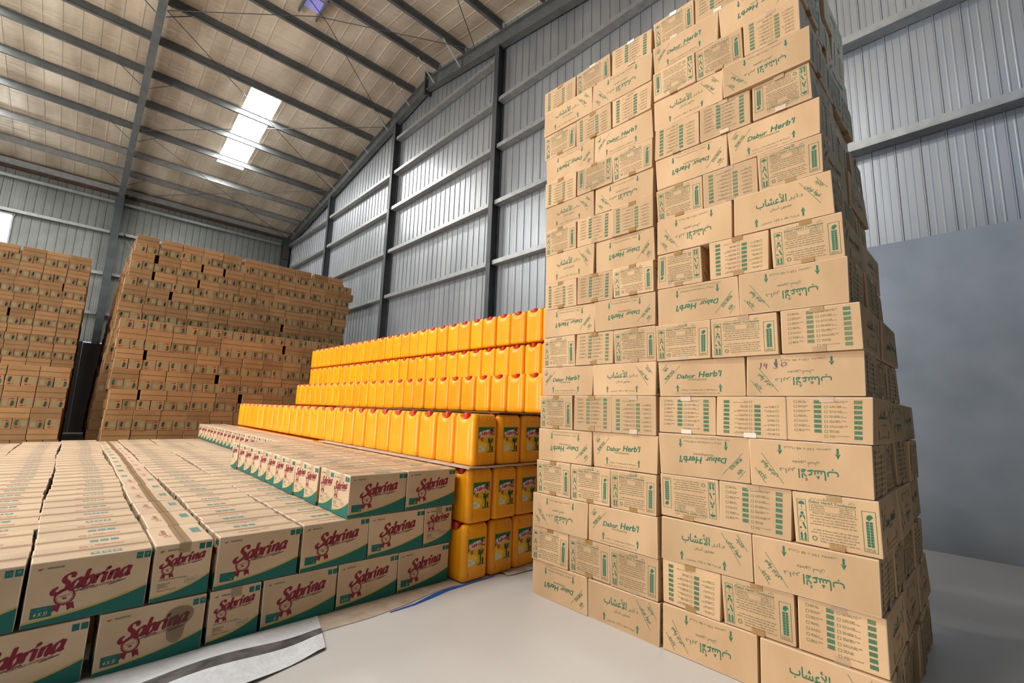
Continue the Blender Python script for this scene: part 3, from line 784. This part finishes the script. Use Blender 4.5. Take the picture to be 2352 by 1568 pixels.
# bottom tier, front face only (the ones behind are deeper in the block)
front1 = [(-.41, 0), (-.015, 0), (.388, 0), (.705, 1), (1.022, 0), (1.410, 0), (1.797, 0)]
front1 = [(x, s) for x, s in front1]
patched = None
for i, (x, s) in enumerate(front1):
    o = oil(x if i > 1 else x-.01, OY+(.19 if s else .112)+R.uniform(0, .008), .004, pi/2 if s else 0, 'oil carton in the bottom tier of the aisle face, %s from left%s' % (ORD[i+1], ', dark-stained' if i == 2 else ''), 'oil cartons, bottom tier', tape='brown' if s else 'clear')
    if i == 2: patched = o
st = MB(); pts = []  # rounded dark brown patch on the carton front
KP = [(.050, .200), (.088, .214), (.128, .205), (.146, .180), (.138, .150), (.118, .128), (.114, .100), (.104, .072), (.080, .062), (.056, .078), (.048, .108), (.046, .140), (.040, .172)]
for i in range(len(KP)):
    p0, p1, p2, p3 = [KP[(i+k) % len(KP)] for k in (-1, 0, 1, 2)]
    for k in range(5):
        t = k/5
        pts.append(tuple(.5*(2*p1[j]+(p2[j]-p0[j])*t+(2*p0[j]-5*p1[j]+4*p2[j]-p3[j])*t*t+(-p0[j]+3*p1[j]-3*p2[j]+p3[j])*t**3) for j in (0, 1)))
st.add([(x, -.1155, z) for x, z in pts], [tuple(range(len(pts)))], 'patch')
so = st.build('dark_patch', patched); so['label'] = 'dark brown stain'
# second tier = wide platform running back
cols2 = [(-.635, 0, 'far left'), (-.242, 0, ''), (.1525, 0, ''), (.469, 1, ''), (.7915, 0, ''), (1.1885, 0, ''), (1.578, 0, ''), (1.883, 1, '')]
colname = ['leftmost column', 'second column from left', 'third column from left', 'narrow taped column', 'column right of the taped one', 'second column right of the taped one', 'third column right of the taped one', 'narrow column next to the jerrycans']
nrow = [29, 30, 31, 18, 31, 31, 31, 1]
for ci, (x, s, _) in enumerate(cols2):
    y = OY; phase = R.randrange(2)
    for r in range(nrow[ci]):
        dep = .388 if s else .2222
        gap = .006*(r % 4 == 3)
        yc = y+dep/2+gap; y += dep+gap
        if y > 9.62: break
        if ci == 6 and 0 < r < 11: pass
        # hidden under the upper tiers: leave out all but what shows
        if ci in (6,) and 1 <= r <= 11: continue
        if ci == 5 and False: continue
        if ci == 6 and yc < 5.3 and r > 0: continue
        ang = (pi/2 if s else 0) + (pi if (ci in (4, 5) or (s and r > 5)) else 0)
        jx = R.uniform(-.004, .004)+.010*math.sin(r*.45+ci*1.3)*(r > 2)
        lab = 'oil carton on the platform, %s, %s row back' % (colname[ci], ORD[r+1])
        if ci == 7: lab = 'narrow oil carton in the second tier beside the jerrycans'
        oil(x+jx, yc, .252, ang, lab, 'oil cartons, second tier platform', tape='brown' if s else 'clear')
# third tier, near block: two cartons wide, twelve rows
y = OY-.004
gp = {1: .05, 6: 0, 8: .05, 10: .04}
for r in range(12):
    yc = y+.111; y += .2225+gp.get(r, 0)*.5
    for c, x in enumerate((1.428, 1.815)):
        oil(x+R.uniform(-.005, .005)+(.0 if r else 0), yc, .500, pi if c == 0 and r % 3 else 0, 'oil carton on the raised third tier, %s side, %s row back' % (('left', 'right')[c], ORD[r+1]), 'oil cartons, third tier')
n_far = 0
while y+.2225 < 9.75:
    yc = y+.111; y += .2222 + (.03 if n_far in (5, 12) else 0)
    oil(1.86+R.uniform(-.004, .004), yc, .500, 0, 'oil carton on the far single-width third tier, %s row along' % ORD[n_far+1], 'oil cartons, third tier'); n_far += 1
# cartons deeper in the block, not seen one by one
mb = MB()
for ci in range(6):
    x = [-.44, -.045, .35, .745, 1.14, 1.535][ci]
    for r in range(30): mb.box(x, x+.385, OY+.40+r*.224+.002, OY+.40+r*.224+.218, .004, .247, 'pale')
for r in range(1, 10): mb.box(1.387, 1.763, OY+.226+(r-1)*.224, OY+.226+(r-1)*.224+.218, .252, .495, 'pale')
for r in range(29): mb.box(1.80, 1.985, OY+.40+r*.224, OY+.40+r*.224+.218, .252, .495, 'pale')
for r in range(29): mb.box(1.925, 2.01, OY+.40+r*.224, OY+.40+r*.224+.218, .004, .247, 'pale')
tag(mb.build('buried_oil_cartons'), 'oil cartons deeper inside the low block, hidden behind the front ones', 'cartons', None, 'stuff')

# ------------------------------------------------------------------ jerrycans
CW, CD, CH = .228, .236, .364     # X, Y, Z
def can_mesh():
    mb = MB(); mb.smooth = True
    nc = 6; r = .034
    def ring(inset):
        P = []
        hx, hy = CW/2-inset, CD/2-inset; rr = max(.012, r-inset*.5)
        cs = [(hx-rr, hy-rr, 0), (-hx+rr, hy-rr, pi/2), (-hx+rr, -hy+rr, pi), (hx-rr, -hy+rr, 3*pi/2)]
        for ci, (cx, cyv, a0) in enumerate(cs):
            for k in range(nc+1):
                t = a0+pi/2*k/nc; P.append((cx+rr*math.cos(t), cyv+rr*math.sin(t)))
            nx = cs[(ci+1) % 4]; x1, y1 = P[-1]; t = nx[2]; x2, y2 = nx[0]+rr*math.cos(t), nx[1]+rr*math.sin(t)
            for f, dpt in ((.06, 0), (.10, .0035), (.14, 0), (.30, 0), (.5, 0), (.7, 0), (.86, 0), (.90, .0035), (.94, 0)):
                x, y_ = x1+(x2-x1)*f, y1+(y2-y1)*f
                L_ = math.hypot(x2-x1, y2-y1); nx_, ny_ = (y2-y1)/L_, -(x2-x1)/L_
                P.append((x-nx_*dpt, y_-ny_*dpt))
        return P
    def dip(x, y_):   # pouring recess towards -X holding the cap
        a = max(0, 1-((x+.08)/.05)**2); b_ = max(0, 1-(y_/.064)**2)
        s = min(1, a*2.2)*min(1, b_*2.2) if x > -.08 else min(1, b_*2.2)
        c = max(0, 1-((x-.045)/.06)**2); d = max(0, 1-(y_/.075)**2); s2 = min(1, c*3)*min(1, d*3)
        return .034*s + .030*s2
    lev = [(0, .014), (.006, .004), (.016, 0), (.05, 0), (.10, .0), (.18, -.0005), (.27, 0), (.325, 0), (.343, .004), (.359, .012), (CH, .026), (CH, .045), (CH, .065), (CH, .085), (CH, .105)]
    rows = []
    for z, ins in lev:
        row = []
        for x, y_ in ring(ins):
            zz = z
            if z > .32: zz = z-dip(x, y_)*(min(1, (z-.32)/.035))
            row.append((x, y_, zz))
        rows.append(row)
    n = len(rows[0]); vs = [p for row in rows for p in row]; fs = []
    for i in range(len(rows)-1):
        for k in range(n): fs.append((i*n+k, i*n+(k+1) % n, (i+1)*n+(k+1) % n, (i+1)*n+k))
    fs.append(tuple(range(n))[::-1]); fs.append(tuple((len(rows)-1)*n+k for k in range(n)))
    mb.add(vs, fs, 'can')
    # moulded ticks on the front face
    for zc in (.325, .045):
        for k in range(4):
            x = -.06+.04*k; mb.box(x-.0015, x+.0015, -CD/2-.0018, -CD/2+.004, zc-.012, zc+.012, 'can')
    # neck
    return mb.mesh('oil_jerrycan')
def cap_mesh():
    mb = MB(); n = 20; vs = []; L_ = [(.024, .326), (.0265, .328), (.0265, .3645), (.023, .3695), (.0, .3705)]
    for r_, z in L_:
        for k in range(n):
            rr = r_*(1+.03*(k % 2)) if .32 < z < .353 else r_
            vs.append((-.082+rr*math.cos(2*pi*k/n), rr*math.sin(2*pi*k/n), z))
    fs = []
    for i in range(len(L_)-1):
        for k in range(n): fs.append((i*n+k, i*n+(k+1) % n, (i+1)*n+(k+1) % n, (i+1)*n+k))
    mb.add(vs, fs, 'cap'); return mb.mesh('screw_cap')
def handle_mesh():
    mb = MB(); mb.smooth = True; P = [(-.012, .330), (.0, .352), (.02, .3585), (.07, .3585), (.09, .35), (.10, .335)]
    vs = []
    for i, (x, z) in enumerate(P):
        for k in range(8): t = 2*pi*k/8; vs.append((x+.002*math.cos(t), .013*math.sin(t), z-.006+.0065*math.cos(t)))
    fs = [(i*8+k, i*8+(k+1) % 8, (i+1)*8+(k+1) % 8, (i+1)*8+k) for i in range(len(P)-1) for k in range(8)]
    mb.add(vs, fs, 'handle'); return mb.mesh('handle')
M['lgreen'] = plain('label_green', (.01, .16, .07), .3); M['lyel'] = plain('label_yellow', (.78, .42, .02), .3); M['lwhite'] = plain('label_white', (.75, .68, .66), .3)
M['lred'] = plain('label_red', (.5, .02, .02), .3); M['ldark'] = plain('label_dark', (.015, .05, .03), .4); M['lorange'] = plain('label_orange', (.7, .14, .02), .3); M['lsun'] = plain('label_bright_yellow', (.85, .6, .05), .3)
def label_mesh():
    a = Art(); W, H = .150, .178; X = lambda u: (u-.5)*W; Y = lambda v: (v-.5)*H
    a.rect(-W/2, -H/2, W/2, H/2, 'lyel')
    lay = [a]; b = Art(); lay.append(b)
    b.poly([(X(0), Y(.52)), (X(.12), Y(.62)), (X(.5), Y(.70)), (X(1), Y(.68)), (X(1), Y(1)), (X(0), Y(1))], 'lgreen')
    b.poly([(X(.0), Y(0)), (X(.30), Y(0)), (X(.6), Y(.28)), (X(.25), Y(.45)), (X(0), Y(.5))], 'lsun'); b.poly([(X(.55), Y(0)), (X(1), Y(0)), (X(1), Y(.04)), (X(.6), Y(.05))], 'lgreen')
    c = Art(); lay.append(c)
    c.poly([(X(.03), Y(.66)), (X(.15), Y(.60)), (X(.55), Y(.66)), (X(.97), Y(.74)), (X(.97), Y(.92)), (X(.6), Y(.90)), (X(.25), Y(.86)), (X(.05), Y(.80))], 'lwhite')
    c.disc(X(.82), Y(.85), .022, 'lorange', 16); c.rect(X(.05), Y(.05), X(.25), Y(.27), 'lwhite')
    c.disc(X(.90), Y(.52), .011, 'lwhite', 12); c.disc(X(.35), Y(.12), .014, 'lwhite', 12)
    d = Art(); lay.append(d)
    sabrina(d, X(.49), Y(.77), .125, 'lred', .10, .36, .14)
    d.disc(X(.82), Y(.90), .012, 'ldark', 12); d.ring(X(.22), Y(.54), .005, .011, 'lred', 16, .1); d.poly([(X(.17), Y(.50)), (X(.23), Y(.50)), (X(.19), Y(.38))], 'lred'); d.poly([(X(.22), Y(.50)), (X(.28), Y(.50)), (X(.31), Y(.38))], 'lred')
    cx, cyv = X(.76), Y(.46)
    d.rect(cx-.006, Y(.06), cx+.005, cyv, 'ldark'); d.rect(cx+.012, Y(.05), cx+.026, Y(.24), 'ldark')
    for k in range(14):
        t = -.9+k*(pi+1.8)/13; l = .034 if k % 2 else .026
        d.poly([(cx-.004*math.sin(t), cyv+.004*math.cos(t)), (cx+l*.6*math.cos(t)+.003, cyv+l*.6*math.sin(t)+.006), (cx+l*math.cos(t), cyv+l*math.sin(t)-.006)], 'lgreen' if k % 3 else 'ldark')
    d.disc(X(.91), Y(.53), .007, 'lred', 10)
    d.text('20L', X(.14), Y(.16), .016, .012, 'lgreen')
    mb = MB()
    for i, q in enumerate(lay):
        for pv, pf, pm in q.items: mb.add([(x+.004, -CD/2-.0008-.0004*i, y+.182) for x, y in pv], pf, pm)
    return mb.mesh('product_label')
CAN, CAP, HAN, LAB = can_mesh(), cap_mesh(), handle_mesh(), label_mesh()
def can(x, y, z, label, group, lab=False, handle=False):
    o = link('oil_jerrycan', CAN, None, (x+CW/2+R.uniform(-.004, .004), y+CD/2, z), (0, 0, R.uniform(-.02, .02)))
    tag(o, label, 'jerrycan', group)
    link('screw_cap', CAP, o)
    if lab: link('product_label', LAB, o)
    if handle: link('handle', HAN, o)
    return o
CY0 = 2.545; CP = .2415
ZC = [.006, .377, .759, 1.139, 1.518, 1.902]
cx0 = [2.018, 2.040, 2.066]
# three columns facing the aisle
for L_, nm in ((0, 'bottom'), (1, 'middle'), (2, 'top')):
    for c in range(4):
        yy = CY0+R.uniform(-.004, .006)
        can(cx0[L_]+c*.241, yy, ZC[L_], 'labelled orange jerrycan facing the aisle, %s layer, %s from the left' % (nm, ORD[c+1]), 'labelled jerrycans facing the aisle', True, L_ == 2)
rows = [(2, 2.066, 27, 'lowest stepped row'), (3, 3.030, 27, 'second stepped row'), (4, 3.512, 30, 'third stepped row'), (5, 3.512, 30, 'top row')]
for L_, x0, n, nm in rows:
    y = CY0
    for i in range(n):
        if L_ == 2 and i == 0: y += CP; continue
        drift = .05*i/n if L_ == 2 else 0
        can(x0+drift, y, ZC[L_], 'orange jerrycan with red cap in the %s, %s from the near end' % (nm, ORD[i+1]), 'jerrycans, '+nm, False, L_ == 2 and i < 9)
        y += CP+(.010 if R.random() < .12 else 0)
# jerrycans inside the pile
mb = MB()
def simple_can(x, y, z): mb.box(x+.004, x+CW-.004, y+.004, y+CD-.004, z+.003, z+CH-.004, 'can')
for L_ in range(5):
    for c in range(8):
        x = 2.066+c*.241
        if L_ == 3 and x < 3.2: continue
        if L_ == 4 and x < 3.7: continue
        nr = 30 if c > 5 else 27
        for i in range(nr):
            if L_ < 3 and c < 4 and i == 0: continue
            if L_ == 2 and c == 0: continue
            if L_ == 4 and i < 0: continue
            simple_can(x+(.05*i/nr if c < 2 and L_ == 2 else 0), CY0+i*CP, ZC[L_])
for i in range(30):
    for c in range(2): simple_can(3.753+c*.241, CY0+i*CP, ZC[5])
tag(mb.build('buried_jerrycans'), 'orange jerrycans deeper inside the pile behind the visible rows', 'jerrycans', None, 'stuff')
# sheets between layers
def sheet(name, x0, x1, y0, y1, z, t, mat, label, wav=.006, fr=.02):
    mb = MB(); n = 40; vs = []; fs = []
    for i in range(n+1):
        x = x0+(x1-x0)*i/n; e = fr*math.sin(i*.9)*.5+R.uniform(-.003, .003); dz = wav*math.sin(i*.55)*.4-wav*.4
        vs += [(x, y0+e, z+dz), (x, y0+e, z+t+dz*.3), (x, y1, z+t), (x, y1, z)]
    for i in range(n):
        a = 4*i
        fs += [(a, a+4, a+5, a+1), (a+1, a+5, a+6, a+2), (a+2, a+6, a+7, a+3), (a+3, a+7, a+4, a)]
    fs += [(0, 1, 2, 3), (4*n+3, 4*n+2, 4*n+1, 4*n)]
    mb.add(vs, fs, mat); return tag(mb.build(name), label, 'cardboard sheet')
sheet('cardboard_sheet', 2.02, 3.0, CY0-.022, 5.2, .7485, .009, 'board', 'pale cardboard sheet between the second and third jerrycan layers', .004, .012)
mb = MB(); mb.box(2.30, 3.75, CY0+.0, 5.4, 1.1305, 1.1375, 'boardd'); tag(mb.build('cardboard_sheet'), 'dark thin board edge on top of the third jerrycan layer', 'cardboard sheet')

# ------------------------------------------------------------------ far carton stacks
def far_mesh(kind, seed):
    W = .380 if kind == 'L' else .189
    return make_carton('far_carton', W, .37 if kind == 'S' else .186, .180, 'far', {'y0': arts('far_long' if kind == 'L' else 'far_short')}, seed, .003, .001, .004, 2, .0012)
FL = [far_mesh('L', 50+i) for i in range(2)]; FSm = [far_mesh('S', 60+i) for i in range(2)]
cand = []   # (visible area, params)
def far_section(name, x0, x1, yf, ztop, pitch, nrows, firstL, sx=1.0, right_align=False, spread=0):
    z = ztop; isL = firstL
    for r in range(nrows):
        z -= pitch
        w_ = (.386 if isL else .193)*sx
        off = -spread*r
        items = []; xs = x0+R.uniform(-.015, .015)+off; k = 0
        while xs+w_ < x1+.06 and k < 40:
            g = R.uniform(.02, .075) if isL and R.random() < .22 else 0
            items.append(xs+w_/2); xs += w_+g+R.uniform(.001, .007); k += 1
        sh = (x1-(xs-g)+R.uniform(-.015, .015)) if right_align else 0
        for k, xc in enumerate(items):
            cand.append(dict(sec=name, r=r, k=k, x=xc+sh, y=yf+R.uniform(-.008, .012), z=z, L=isL, flip=R.random() < .45, pitch=pitch, sx=sx))
        isL = not isL
far_section('front part of the central far stack', .43, 4.7, 10.6, 2.567, .1805, 14, False)
far_section('rear part of the central far stack', .53, 5.30, 12.2, 4.588, .1855, 24, True, 1, False, .012)
far_section('front part of the left far stack', -1.27, -.10, 11.5, 1.652, .1815, 9, True, 1, True)
far_section('rear part of the left far stack', -2.45, -.10, 15.0, 4.50, .1805, 24, True, 1.0, True)
SEC = {}
vis = []; rest = []
for c in cand:
    zc = c['z']+c['pitch']/2; u, v = px(c['x'], c['y'], zc); hid = False
    if u < -30 or v > 1012 or (u > 690 and v > 815) or (u > 668 and v > 888) or (u > 548 and v > 930) or (u > 470 and v > 975): hid = True
    if c['sec'].startswith('rear part of the central') and c['z']+c['pitch'] < 2.78: hid = True
    if c['sec'].startswith('rear part of the left') and c['z']+c['pitch'] < 1.78: hid = True
    if c['z'] < -.02: continue
    area = (1 if c['L'] else .5)/c['y']**2
    (rest if hid else vis).append((area, c))
# whole rows of the nearer sections first, so the individually built ones are the largest in the photo
vis.sort(key=lambda t: -t[0])
single = vis[:300]; rest += vis[300:]
ROWN = {}
for a, c in single:
    g = FL if c['L'] else FSm
    o = link('far_carton', g[R.randrange(2)])
    o.scale = (c['sx'], 1, (c['pitch']-.003)/.180)
    hy = .093 if c['L'] else .185
    if c['flip']:
        o.rotation_euler = (0, pi, R.uniform(-.01, .01)); o.location = (c['x'], c['y']+hy, c['z']+c['pitch']-.003)
    else: o.rotation_euler = (0, 0, R.uniform(-.012, .012)); o.location = (c['x'], c['y']+hy, c['z'])
    tag(o, '%s carton, %s, %s row down, %s across' % ('wide' if c['L'] else 'narrow', c['sec'], ORD[c['r']+1], ORD[c['k']+1]), 'carton', 'cartons of the '+c['sec'])
mb = MB()
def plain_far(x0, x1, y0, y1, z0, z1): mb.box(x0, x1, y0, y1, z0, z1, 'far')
for a, c in rest:
    if c['z'] < -.02: continue
    w_ = .190 if c['L'] else .094
    plain_far(c['x']-w_, c['x']+w_, c['y'], c['y']+.36, max(c['z'], .002), c['z']+c['pitch']-.004)
    if not c['L'] and c['z'] > .9:
        A_ = arts('far_short'); sg = -1 if c['flip'] else 1
        for pv, pf, pm in A_.items: mb.add([(c['x']+sg*x, c['y']-.0015, c['z']+c['pitch']/2+sg*y) for x, y in pv], pf, pm)
    elif c['z'] > .9: mb.box(c['x']-.17, c['x']+.17, c['y']-.0015, c['y'], c['z']+.084, c['z']+.092, 'seam')
for (x0, x1, y0, zt_, pt) in ((.5, 4.6, 11.05, 2.56, .1805), (.6, 5.2, 12.64, 4.58, .1855), (-1.25, -.15, 11.95, 1.64, .1815), (-2.4, -.15, 15.45, 4.49, .1805)):
    z = zt_
    while z-pt > 0:
        z -= pt; x = x0
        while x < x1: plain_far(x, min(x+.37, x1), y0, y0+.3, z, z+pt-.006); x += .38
# side columns going back (long runs of cartons behind the fronts)
for (xa, sgn, y0, y1, ztop, pitch, lean) in ((.45, 1, 10.98, 12.2, 2.567, .1805, 0), (.53, 1, 12.58, 19.4, 4.588, .1855, .012), (-.11, -1, 15.4, 19.6, 4.50, .1805, 0), (-.11, -1, 11.9, 15.0, 1.652, .1815, 0)):
    z = ztop; r = 0
    while z-pitch > -.03:
        z -= pitch; y = y0
        while y < y1:
            l = .386 if r % 2 else .193
            d = R.uniform(-.02, .03); x = xa-lean*r*(.8)+d*sgn
            xx = (x, x+.38) if sgn > 0 else (x-.38, x)
            plain_far(xx[0], xx[1], y+.003, y+l-.004, max(z, .002), z+pitch-.004); y += l
        r += 1
tag(mb.build('distant_cartons'), 'brown cartons deeper in and along the sides of the far stacks', 'cartons', None, 'stuff')

# ------------------------------------------------------------------ floor coverings along the block
def tarp():
    mb = MB(); mb.smooth = False
    # outline: inner edge under the cartons, outer edge on the floor; stripes run along it
    xs = [i/30 for i in range(31)]
    def inner(t): return (-.62+1.74*t, 2.70-.04*t)
    def outer(t):
        x = -.35+1.36*t+.02*math.sin(9*t); y = 2.06+.23*t+.02*math.sin(6*t+.5)-.05*max(0, .25-t)
        return (x, y)
    lev = [0, .14, .30, .42, .54, .60, .72, .86, 1.0]
    G = []
    for t in xs:
        a = inner(t); b = outer(t); row = []
        for l in lev:
            fold = .010+.010*math.sin(3.0+14*t+l*3)+.014*math.exp(-((l-.5)/.16)**2)
            if l == 0: fold = .004
            if l == 1: fold = .010+.006*math.sin(20*t)
            if t > .97: fold = max(.006, fold*.7)
            wv = .012*math.sin(11*t+1)*(1-abs(l-.5))
            row.append((a[0]+(b[0]-a[0])*l, a[1]+(b[1]-a[1])*l+wv*(0 < l < 1), fold+.002))
        G.append(row)
    n = len(lev); vs = [p for row in G for p in row]
    for j in range(n-1):
        mat = 'tarpk' if 3 <= j < 5 else 'tarpw'
        fs = [(i*n+j, (i+1)*n+j, (i+1)*n+j+1, i*n+j+1) for i in range(len(xs)-1)]
        k0 = len(mb.v); mb.add(vs, [tuple(f)[::-1] for f in fs], mat)
    # skirt to the floor at the outer edge and end
    out = [row[-1] for row in G]
    vs2 = []; 
    for p in out: vs2 += [p, (p[0]+.006, p[1]+.012, .001)]
    mb.add(vs2, [(2*i, 2*i+1, 2*i+3, 2*i+2) for i in range(len(out)-1)], 'tarpk')
    end = G[-1]; vs3 = []
    for p in end: vs3 += [p, (p[0]-.004, p[1], .001)]
    mb.add(vs3, [(2*i, 2*i+2, 2*i+3, 2*i+1) for i in range(len(end)-1)], 'tarpw')
    return tag(mb.build('woven_sack'), 'folded white woven sack with a dark stripe under the front cartons', 'sack')
tarp()
mb = MB(); e = [(1.07, 2.478), (1.33, 2.468), (1.55, 2.49), (1.80, 2.548), (2.02, 2.56)]
vs = []
for x, y in e: vs += [(x, y, .001), (x, y, .0045), (x, 2.80, .0045)]
vs = vs
fs = [(3*i, 3*i+3, 3*i+4, 3*i+1) for i in range(4)]+[(3*i+1, 3*i+4, 3*i+5, 3*i+2) for i in range(4)]
mb.add(vs, fs, 'board'); tag(mb.build('cardboard_sheet'), 'flattened beige cardboard strip on the floor in front of the oil cartons', 'cardboard sheet')
mb = MB(); P = [(1.45, 2.462), (1.62, 2.470), (1.78, 2.507), (1.9, 2.528), (2.05, 2.528), (2.3, 2.532)]
W_ = [.004, .010, .024, .018, .010, .004]
vs = []
for (x, y), w_ in zip(P, W_): vs += [(x, y+w_*.6, .004), (x, y, .012*w_/.024+.004), (x, y-w_*.7, .0015)]
mb.add(vs, [(3*i+j+1, 3*i+j+4, 3*i+j+3, 3*i+j) for i in range(5) for j in range(2)], 'blue')
tag(mb.build('plastic_strip'), 'blue plastic strip edge on the floor by the jerrycans', 'plastic strip')
mb = MB(); mb.smooth = True; vs = []
P = [(2.37, 2.475), (2.42, 2.462), (2.50, 2.458), (2.62, 2.45), (2.75, 2.46)]
for i, (x, y) in enumerate(P):
    for k in range(4): vs.append((x, y+.035*k, .003+.010*math.sin(k*1.2+i)*(k in (1, 2))+.003))
mb.add(vs, [(4*i+k, 4*i+4+k, 4*i+5+k, 4*i+k+1) for i in range(4) for k in range(3)], 'board')
tag(mb.build('torn_wrapping'), 'crumpled scrap of grey wrapping under the second jerrycan column', 'wrapping')

M['shade_dark'] = plain('near_black_shade', (.018, .013, .010), .8)
for i in range(3):  # near-black panels added to paint the deep shade in the gap
    mb = MB(); mb.box(-.62+i*.62, -.01+i*.62, 20.30+.012*i, 20.33+.012*i, 0, 2.92-.04*i, 'shade_dark')
    tag(mb.build('shade_panel'), 'added shade panel in the gap between the far stacks, %s of three from left' % ORD[i+1], 'board', 'shade panels in the gap')
